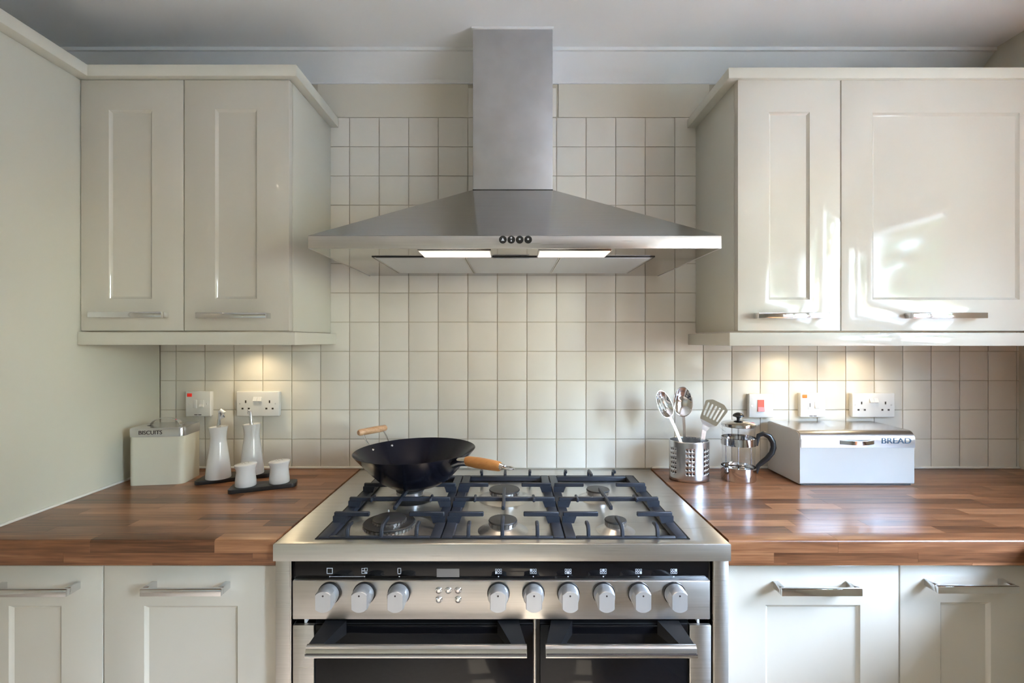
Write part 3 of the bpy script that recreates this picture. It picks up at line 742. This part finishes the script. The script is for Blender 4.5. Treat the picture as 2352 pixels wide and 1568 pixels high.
# ------------------------------------------------------------------ lights under the wall cabinets
def puck(label, x, y, e, z=ZB_):
    t = thing('cabinet_light', label, 'light', (x, y, z))
    obj('housing', lathe(B(), [(.034, z), (.034, z - .012), (.030, z - .014), (.027, z - .0125)], T(x, y, 0), 28), M_chrome, t, smooth=35)
    obj('lens', lathe(B(), [(.026, z - .0128), (.02, z - .0140)], T(x, y, 0), 24), M_lamp, t)
    l = bpy.data.lights.new('cabinet_light_lamp', 'SPOT'); l.energy = e; l.color = (1, .80, .50); l.spot_size = R(140); l.spot_blend = .7; l.shadow_soft_size = .025
    o = bpy.data.objects.new('cabinet_light_lamp', l); C.objects.link(o); o.parent = t; o.location = (0, 0, -.018)
puck('small downlight under the wall cabinet on the left', -.85, 1.56, .85)
puck('small downlight under the narrow wall cabinet on the right', .90, 1.55, 1.1)
puck('small downlight under the wide wall cabinet on the right', 1.14, 1.55, 1.05)
# ceiling downlights behind the viewer
for i, (x, lab) in enumerate(((-2.3, 'recessed ceiling downlight farthest left'), (-1.15, 'recessed ceiling downlight above the left side'), (1.1, 'recessed ceiling downlight above the side worktop'))):
    t = thing('ceiling_downlight', lab, 'light', (x, -.67, ZC), 'recessed ceiling downlights')
    obj('bezel', lathe(B(), [(.045, ZC), (.044, ZC - .004), (.034, ZC - .005), (.033, ZC - .001)], T(x, -.67, 0), 28), M_chrome, t, smooth=35)
    obj('lens', lathe(B(), [(.032, ZC - .001), (.032, ZC - .003)], T(x, -.67, 0), 24), M_bulb, t)
    l = bpy.data.lights.new('downlight_lamp', 'SPOT'); l.energy = 5; l.color = (1, .80, .58); l.spot_size = R(110); l.spot_blend = .6; l.shadow_soft_size = .03
    o = bpy.data.objects.new('downlight_lamp', l); C.objects.link(o); o.parent = t; o.location = (0, 0, -.01)

# ------------------------------------------------------------------ sockets and switches
def plate_thing(name, label, x0, x1, y0, y1):
    z1, z0 = PZ(y0, D - .02), PZ(y1, D - .02)
    t = thing(name, label, 'switch' if name != 'double_socket' else 'socket', ((x0 + x1) / 2, D - .001, (z0 + z1) / 2))
    obj('back_box', bx(x0 + .002, x1 - .002, D - .011, D - .0013, z0 + .002, z1 - .002), M_whplas, t, bevel=.001)
    obj('faceplate', bx(x0, x1, D - .021, D - .011, z0, z1), M_whplas, t, bevel=.003, seg=3)
    return t, (x0 + x1) / 2, (z0 + z1) / 2
yf = D - .021
def screw(t, x, z): obj('screw', lathe(B(), [(.0030, 0), (.0028, .0006)], T(x, yf, z) @ YN, 12), M_bralu, t)
def socket(label, a, b_, y0, y1):
    t, xc, zc = plate_thing('double_socket', label, PX(a, D - .02), PX(b_, D - .02), y0, y1)
    for s in (-1, 1):
        k = xc + s * .040
        for dx, dz, wd, ht in ((0, .0075, .0045, .009), (-.0105, -.0155, .0065, .0055), (.0105, -.0155, .0065, .0055)):
            obj('pin_hole', bx(k + dx - wd / 2, k + dx + wd / 2, yf - .0003, yf + .001, zc + dz - ht / 2, zc + dz + ht / 2), M_hole, t)
        screw(t, xc + s * .060, zc + .001)
        b = rings(B(), [[(xc + s * .0072 + e, yf - p, zc + zz) for e in (-.0068, .0068)] + [(xc + s * .0072 + e, yf - p2, zc + zz2) for e, p2, zz2 in ((.0068, p, zz + .0), (-.0068, p, zz))] for p, zz in ()] or
                  [[(xc + s * .0072 - .0068, yf, zc + .024), (xc + s * .0072 + .0068, yf, zc + .024), (xc + s * .0072 + .0068, yf - .0065, zc + .010), (xc + s * .0072 - .0068, yf - .0065, zc + .010)],
                   [(xc + s * .0072 - .0068, yf + .001, zc + .0235), (xc + s * .0072 + .0068, yf + .001, zc + .0235), (xc + s * .0072 + .0068, yf + .001, zc + .0075), (xc + s * .0072 - .0068, yf + .001, zc + .0075)]])
        obj('rocker', b, M_white, t)
def rocker(t, xc, zc, wd, ht, m):
    b = rings(B(), [[(X, yf + .001, zc + ht / 2), (X, yf - .0015, zc + ht / 2), (X, yf - .002, zc - .1 * ht), (X, yf - .006, zc - ht / 2 + .002), (X, yf + .001, zc - ht / 2)] for X in (xc - wd / 2, xc + wd / 2)])
    return obj('rocker', b, m, t)
def spur(label, a, b_, y0, y1, neon, side):
    t, xc, zc = plate_thing('fused_switch', label, PX(a, D - .02), PX(b_, D - .02), y0, y1)
    obj('neon', bx(xc - .036, xc - .020, yf - .002, yf + .001, zc + .024, zc + .0355), neon, t, bevel=.0015)
    screw(t, xc - .030, zc); screw(t, xc + .030, zc)
    obj('fuse_holder', bx(xc - .0165, xc - .0035, yf - .001, yf + .001, zc - .014, zc + .014), M_whplas, t, bevel=.0008)
    if side: obj('fuse_slot', bx(xc - .012, xc - .0098, yf - .0013, yf + .001, zc - .006, zc + .007), M_hole, t)
    rocker(t, xc + .013, zc + .001, .0135, .024, M_white)
    b = B(); box(b, xc - .012, xc - .001, yf - .0003, yf + .001, zc - .0375, zc - .0352); box(b, xc + .001, xc + .012, yf - .0003, yf + .001, zc - .0375, zc - .0352)
    obj('print', b, M_ink, t)
spur('white fused switch with red indicator above the biscuit tin', 426, 484, 898, 956.5, M_neonr, False)
socket('white double socket behind the white oil bottles', 543, 641, 898.5, 956)
spur('white fused switch with orange indicator above the bread bin', 1838, 1896, 902, 958, M_neono, True)
socket('white double socket above the right half of the bread bin', 1957, 2055, 902.5, 958)
t, xc, zc = plate_thing('cooker_switch', 'white square wall switch with a red rocker above the cafetiere', PX(1720, D - .02), PX(1776, D - .02), 904, 959)
rocker(t, xc - .0015, zc, .0215, .040, M_red); screw(t, xc - .031, zc); screw(t, xc + .031, zc)

# ------------------------------------------------------------------ biscuit tin
wz0 = .9
L = Vector((-1.078, 1.524, wz0)); tw, td = .152, .112
bt = thing('biscuit_tin', 'square cream biscuit tin with a steel lid in the left corner', 'tin', L)
def rrect(cx, cy, wd, dp, r): return rpoly([(cx - wd / 2, cy - dp / 2), (cx + wd / 2, cy - dp / 2), (cx + wd / 2, cy + dp / 2), (cx - wd / 2, cy + dp / 2)], r, 6)
obj('body', prism(B(), rrect(L.x, L.y, tw, td, .016), wz0, wz0 + .146), M_tin, bt, smooth=30)
pts = rrect(L.x, L.y, tw + .003, td + .003, .0175)
b = rings(B(), [[(x, y, wz0 + .1445) for x, y in pts], [(x, y, wz0 + .1685) for x, y in pts],
                [(L.x + (x - L.x) * .985, L.y + (y - L.y) * .985, wz0 + .171) for x, y in pts]])
lid = obj('lid', b, M_lidst, bt, smooth=30); lid['label'] = 'brushed steel lid with dark lettering'
text('lettering', 'BISCUITS', .0165, (L.x - .014, L.y - td / 2 - .0017, wz0 + .1575), M_ink, bt, width=.064).name = 'lettering'
pts = [(L.x - .050, L.y, wz0 + .1715), (L.x - .042, L.y, wz0 + .173)] + [(L.x + .042 * math.cos(a), L.y, wz0 + .173 + .021 * math.sin(a)) for a in [math.pi * (1 - i / 12) for i in range(13)]][1:-1] + [(L.x + .042, L.y, wz0 + .173), (L.x + .050, L.y, wz0 + .1715)]
obj('handle', strip(B(), pts, .016, .0015), M_chrome, lid, smooth=40)
bt.rotation_euler = (0, 0, R(8))

# ------------------------------------------------------------------ oil bottles, shakers, trays
def tray(label, pts, r):
    c = Vector((sum(p[0] for p in pts) / 4, sum(p[1] for p in pts) / 4, wz0))
    t = tag(obj('cruet_tray', prism(B(), rpoly(pts, r), wz0 + .0002, wz0 + .012), M_slate, None, bevel=.0015, origin=c), label, 'tray')
    return t
tray('black slate tray carrying the two oil bottles', [(-.955, 1.455), (-.765, 1.556), (-.785, 1.606), (-.965, 1.550)], .014)
tray('black slate tray carrying the two small shakers', [(-.803, 1.372), (-.640, 1.448), (-.655, 1.497), (-.822, 1.448)], .014)
def bottle(label, x, y, tilt, hook):
    z = wz0 + .0122
    t = thing('oil_bottle', label, 'bottle', (x, y, z), 'white oil and vinegar bottles')
    pr_ = [(.035, 0), (.0355, .002), (.0335, .025), (.030, .055), (.0265, .085), (.0235, .108), (.0222, .118), (.0222, .126), (.0235, .140), (.0262, .153), (.0265, .1565), (.0235, .1565), (.021, .148), (.012, .146)]
    b = lathe(B(), [(r, z + h) for r, h in pr_], T(x, y, 0), 36)
    for v in b.verts:
        if v.co.z > z + .13: v.co.z += (v.co.x - x) * .06
    obj('body', b, M_white, t, smooth=40)
    b = B(); p0 = Vector((x, y, z + .146)); p1 = Vector((x + tilt, y, z + .187))
    sp = obj('pourer', tube(b, [p0, p0 * .5 + p1 * .5, p1, p1 + Vector((tilt * .4, -.002, .012))], [.0068, .0055, .0048, .0042], 12), M_chrome, t, smooth=40)
    if hook:
        b = B(); tube(b, [p1 + Vector((.003, 0, -.004)), p1 + Vector((.011, 0, .002)), p1 + Vector((.013, 0, .012)), p1 + Vector((.004, 0, .019)), p1 + Vector((-.003, 0, .014))], [.004, .006, .0068, .006, .004], 12)
        obj('stopper', b, M_white, sp, smooth=50)
    else:
        obj('stopper', lathe(B(), [(.004, 0), (.0052, .003), (.0045, .012), (.002, .013)], Matrix.Translation(p1 + Vector((-.004, 0, .002))), 12), M_white, sp, smooth=40)
bottle('white ceramic oil bottle with pourer nearest the biscuit tin', -.905, 1.507, .004, True)
bottle('white ceramic oil bottle with pourer in front of the double socket', -.828, 1.556, -.004, False)
def shaker(label, x, y):
    z = wz0 + .0122
    t = thing('shaker', label, 'shaker', (x, y, z), 'white salt and pepper shakers')
    pr_ = [(.027, 0), (.0285, .002), (.0280, .015), (.0262, .030), (.0250, .041), (.0262, .050), (.0295, .059), (.0298, .062), (.028, .0640), (.014, .0655)]
    b = lathe(B(), [(r, z + h) for r, h in pr_], T(x, y, 0), 36)
    for v in b.verts:
        if v.co.z > z + .045: v.co.z += (v.co.x - x) * .06
    body = obj('body', b, M_white, t, smooth=45)
    for k in range(5):
        a = k * 1.2566; px_, py_ = x + .009 * math.cos(a), y + .009 * math.sin(a)
        obj('pour_hole', lathe(B(), [(.0011, 0), (.0011, .0003)], T(px_, py_, z + .0656 + (px_ - x) * .06), 8), M_hole, body)
shaker('white ceramic shaker on the left end of the small slate tray', -.775, 1.423)
shaker('white ceramic shaker on the right end of the small slate tray', -.693, 1.457)

# ------------------------------------------------------------------ utensil pot and utensils
ux, uy, ua, ub, uh = .556, 1.535, .0595, .050, .122
up_ = thing('utensil_pot', 'oval perforated steel utensil pot right of the range', 'pot', (ux, uy, wz0))
b = B(); NU, NV = 40, 11; vz = [.0] + [.02 + .0142 * i for i in range(7)] + [.1135, .118, uh]
def ep(u, z):
    a = 2 * math.pi * u / NU
    return Vector((ux + ua * math.cos(a), uy + ub * math.sin(a), wz0 + z))
cache = {}
def vv(u, z):
    k = (round(u * 1000) % (NU * 1000), round(z * 1e5))
    if k not in cache: cache[k] = b.verts.new(ep(u, z))
    return cache[k]
holecols = {u for g in (21, 27, 33, 39, 5, 10, 15) for u in (g, g + 1, g + 2)}
holecols = {c % NU for c in holecols}
for i in range(NU):
    for j in range(len(vz) - 1):
        z0, z1 = vz[j], vz[j + 1]
        sq = [(i, z0), (i + .5, z0), (i + 1, z0), (i + 1, (z0 + z1) / 2), (i + 1, z1), (i + .5, z1), (i, z1), (i, (z0 + z1) / 2)]
        if 1 <= j <= 6 and i in holecols:
            uc, zc_ = i + .5, (z0 + z1) / 2
            inn = []
            for k in range(8):
                a = math.pi * 1.25 + k * math.pi / 4
                inn.append(b.verts.new(ep(uc + .36 * math.cos(a), zc_ + .0033 * math.sin(a))))
            for k in range(8):
                b.faces.new((vv(*sq[k]), vv(*sq[(k + 1) % 8]), inn[(k + 1) % 8], inn[k]))
        else: b.faces.new([vv(*q) for q in sq])
o = obj('body', b, M_lidst, up_, smooth=60)
md = o.modifiers.new('wall', 'SOLIDIFY'); md.thickness = .0014; md.offset = -1
obj('base', lathe(B(), [(.98, wz0 + .0003), (.98, wz0 + .003)], T(ux, uy, 0), 40, sx=ua, sy=ub) , M_blkplas, up_) if False else None
b = lathe(B(), [(.985, .0003), (.985, .004)], T(ux, uy, wz0), 40, sx=ua, sy=ub); obj('base', b, M_blkplas, up_)
b = B(); tube(b, [ep(NU * i / 40, uh) for i in range(41)], .0016, 8); obj('rolled_rim', b, M_chrome, up_, smooth=60)
def frame_m(o_, ydir, toward):
    y = Vector(ydir).normalized(); z = Vector(toward); z = (z - y * z.dot(y)).normalized(); x = y.cross(z)
    return Matrix(((x.x, y.x, z.x, o_[0]), (x.y, y.y, z.y, o_[1]), (x.z, y.z, z.z, o_[2]), (0, 0, 0, 1)))
def spoon(name, label, base, head, wd, ln, toward, slots):
    base, head = Vector(base), Vector(head); t = thing(name, label, 'spoon', base)
    M = frame_m(head, head - base, toward); b = B(); N = 20; g = {}
    for i in range(N + 1):
        for j in range(N + 1):
            u, v = -1 + 2 * i / N, -1 + 2 * j / N
            x, y = u * math.sqrt(1 - v * v / 2), v * math.sqrt(1 - u * u / 2)
            g[i, j] = b.verts.new(M @ Vector((x * wd / 2 * (1 - .10 * y), y * ln / 2, .014 * (x * x + y * y) - .010)))
    for i in range(N):
        for j in range(N):
            if slots and 5 <= j <= 14 and i in (5, 9, 10, 14): continue
            b.faces.new((g[i, j], g[i + 1, j], g[i + 1, j + 1], g[i, j + 1]))
    o = obj('spoon_bowl', b, M_chrome, t, smooth=80)
    m_ = o.modifiers.new('wall', 'SOLIDIFY'); m_.thickness = .0006
    n0 = M @ Vector((0, -ln / 2 + .002, .003)); n1 = M @ Vector((0, -ln / 2 - .03, .006))
    b = strip(B(), [n0, n1, n1 * .6 + base * .4, base], .0085, .002, up=-Vector(toward)); obj('handle', b, M_bar, t, smooth=60)
spoon('slotted_spoon', 'polished slotted serving spoon leaning left in the utensil pot', (.572, 1.528, wz0 + .006), P(1525, 928, 1.535), .052, .092, (.25, -1, .25), True)
spoon('serving_spoon', 'polished solid serving spoon standing upright in the utensil pot', (.550, 1.552, wz0 + .006), P(1568, 922, 1.555), .061, .096, (-.05, -1, .2), False)
tb = Vector((.578, 1.522, wz0 + .006)); th_ = P(1637, 949, 1.535)
tt = thing('slotted_turner', 'slotted steel turner leaning right in the utensil pot', 'turner', tb)
yd = Vector((.42, .0, .80)); M = frame_m(th_, yd, (-.25, -1, .30))
outer = rpoly([(-.026, -.036), (.026, -.036), (.036, .028), (.018, .040), (-.018, .040), (-.036, .028)], [.012, .012, .008, .012, .012, .008])
holes = [rpoly([(x - .0028, -.018), (x + .0028, -.018), (x * 1.15 + .0028, .026), (x * 1.15 - .0028, .026)], .0026, 3)[::-1] for x in (-.021, -.0105, 0, .0105, .021)]
b = plate(outer, holes, .0015)
for v in b.verts: v.co = M @ Vector((v.co.x, v.co.y, v.co.z))
obj('blade', b, mat('warm_steel_blade', (.56, .51, .42), .33, 1.0, bump=.01), tt)
n0 = M @ Vector((0, -.034, 0)); n1 = M @ Vector((0, -.062, .010))
b = rings(B(), [[M @ Vector((s * w2, yy, zz + e)) for s, e in ((-1, -.001), (1, -.001), (1, .001), (-1, .001))] for w2, yy, zz in ((.025, -.032, .001), (.012, -.045, .003), (.0075, -.060, .008))])
obj('neck', b, M_lidst, tt)
obj('handle', strip(B(), [M @ Vector((0, -.059, .008)), n1 * .5 + tb * .5, tb], .0135, .002, up=(0, 1, .2)), M_lidst, tt)

# ------------------------------------------------------------------ cafetiere
fx, fy = PX(1696, 1.53), 1.53; fr_ = .0475
fp = thing('cafetiere', 'glass and steel cafetiere with a black handle beside the bread bin', 'cafetiere', (fx, fy, wz0))
TF = T(fx, fy, wz0)
b = lathe(B(), [(fr_ + .002, .0003), (fr_ + .004, .004), (fr_ + .004, .042), (fr_ + .0028, .042), (fr_ + .0028, .004)], TF, 40, cap1=True)
bs = obj('base_band', b, M_chrome, fp, smooth=40)
obj('beaker', lathe(B(), [(.01, .0065), (fr_ - .003, .0065), (fr_, .010), (fr_, .168)], TF, 48, cap0=False, cap1=False), M_glass, fp, smooth=40)
obj('upper_band', lathe(B(), [(fr_ + .0015, .109), (fr_ + .004, .110), (fr_ + .004, .132), (fr_ + .0015, .133)], TF, 40, cap0=False, cap1=False), M_chrome, fp, smooth=40)
for a in (R(200), R(250), R(20), R(110)):
    X, Y = fx + (fr_ + .0045) * math.cos(a), fy + (fr_ + .0045) * math.sin(a)
    obj('strut', tube(B(), [(X, Y, wz0 + .036), (X, Y, wz0 + .114)], .0018, 8), M_chrome, fp, smooth=60) if a in (R(20), R(110)) else None
obj('plunger_rod', tube(B(), [(fx, fy, wz0 + .03), (fx, fy, wz0 + .172)], .0024, 10), M_chrome, fp, smooth=60)
obj('plunger_disc', lathe(B(), [(fr_ - .004, .020), (fr_ - .002, .024), (fr_ - .002, .029), (fr_ - .006, .031), (.006, .033)], TF, 36), M_chrome, fp, smooth=40)
obj('lid', lathe(B(), [(fr_ + .001, .166), (fr_ + .003, .168), (fr_ + .003, .175), (fr_ - .004, .180), (.012, .185), (.008, .186)], TF, 40), M_chrome, fp, smooth=40)
obj('spout', rings(B(), [[TF @ Vector(p) for p in r] for r in ([(-fr_ + .003, -.014, .150), (-fr_ + .003, .014, .150), (-fr_ + .003, .016, .172), (-fr_ + .003, -.016, .172)], [(-fr_ - .014, -.003, .166), (-fr_ - .014, .003, .166), (-fr_ - .014, .004, .173), (-fr_ - .014, -.004, .173)])]), M_glass, fp)
obj('lid_knob', lathe(B(), [(.0055, .184), (.005, .190), (.007, .193), (.017, .197), (.016, .202), (.010, .207), (.003, .209)], TF, 28), M_blkplas, fp, smooth=60)
hp = [(fr_ + .004, .108), (fr_ + .006, .122), (fr_ + .010, .140), (fr_ + .024, .1465), (fr_ + .040, .139), (fr_ + .050, .122), (fr_ + .052, .105), (fr_ + .047, .088), (fr_ + .034, .070), (fr_ + .018, .055), (fr_ + .008, .045), (fr_ + .005, .022)]
hdv = Vector((math.cos(R(-15)), math.sin(R(-15)), 0))
obj('handle', tube(B(), [Vector((fx, fy, wz0)) + hdv * r + up * z for r, z in hp], [.005, .006, .007, .008, .0088, .009, .009, .009, .0085, .008, .007, .004], 12, up=(0, 1, 0), flat=.75), M_blkplas, fp, smooth=60)

# ------------------------------------------------------------------ bread bin
x0, x1 = .861, 1.203; y0, y1 = 1.462, 1.646; ht = .163
bb_ = thing('bread_bin', 'white enamel bread bin with a steel roll front on the right worktop', 'bread bin', ((x0 + x1) / 2, (y0 + y1) / 2, wz0))
obj('foot', bx(x0 + .006, x1 - .006, y0 + .006, y1 - .006, wz0 + .0002, wz0 + .005), M_blkplas, bb_)
pr_ = rpoly([(y0, wz0 + .004), (y1, wz0 + .004), (y1, wz0 + ht - .001), (y0, wz0 + ht - .003)], [.006, .004, .004, .026], 8)
obj('body', rings(B(), [[(X, y, z) for y, z in pr_] for X in (x0, x1)]), M_bin, bb_, bevel=0, smooth=30)
# lid: shell over the front curve and the top
oc = rpoly([(y0 - .0022, wz0 + .114), (y0 - .0022, wz0 + ht - .0005), (y1 - .004, wz0 + ht + .0015)], [0, .027, 0], 10)
ic = rpoly([(y0 - .0004, wz0 + .114), (y0 - .0004, wz0 + ht - .0025), (y1 - .004, wz0 + ht - .0003)], [0, .0252, 0], 10)
def shell(Xa, Xb):
    b = B()
    rings(b, [[(X, y, z) for y, z in oc + ic[::-1]] for X in (Xa, Xb)])
    return b
ld = obj('lid', shell(x0 + .0025, x1 + .001), M_lidst, bb_, smooth=30); ld['label'] = 'brushed steel roll lid with blue-grey lettering'
tx = text('lettering', 'BREAD', .0245, (PX(2059, y0 - .003), y0 - .0028, PZ(1012.5, y0 - .003)), M_inkb, bb_, width=PX(2093, 1.46) - PX(2026, 1.46))
zc_, rc_ = wz0 + ht - .0005 - .027 - bb_.location.z, .027
for v in tx.data.vertices:                              # the print follows the rolled edge of the lid
    if v.co.z > zc_: v.co.y += rc_ - math.sqrt(rc_ ** 2 - min(v.co.z - zc_, rc_ * .9) ** 2)
xh0, xh1 = PX(1932, 1.455), PX(2010, 1.455); zh = PZ(1016, 1.455)
pts = [(xh0, y0 - .0026, zh), (xh0 + .006, y0 - .005, zh)] + [(xh0 + .006 + (xh1 - xh0 - .012) * i / 10, y0 - .006 - .013 * math.sin(math.pi * i / 10), zh) for i in range(1, 10)] + [(xh1 - .006, y0 - .005, zh), (xh1, y0 - .0026, zh)]
obj('handle', strip(B(), pts, .0016, .012, up=(0, 0, 1)), M_chrome, ld, smooth=40)
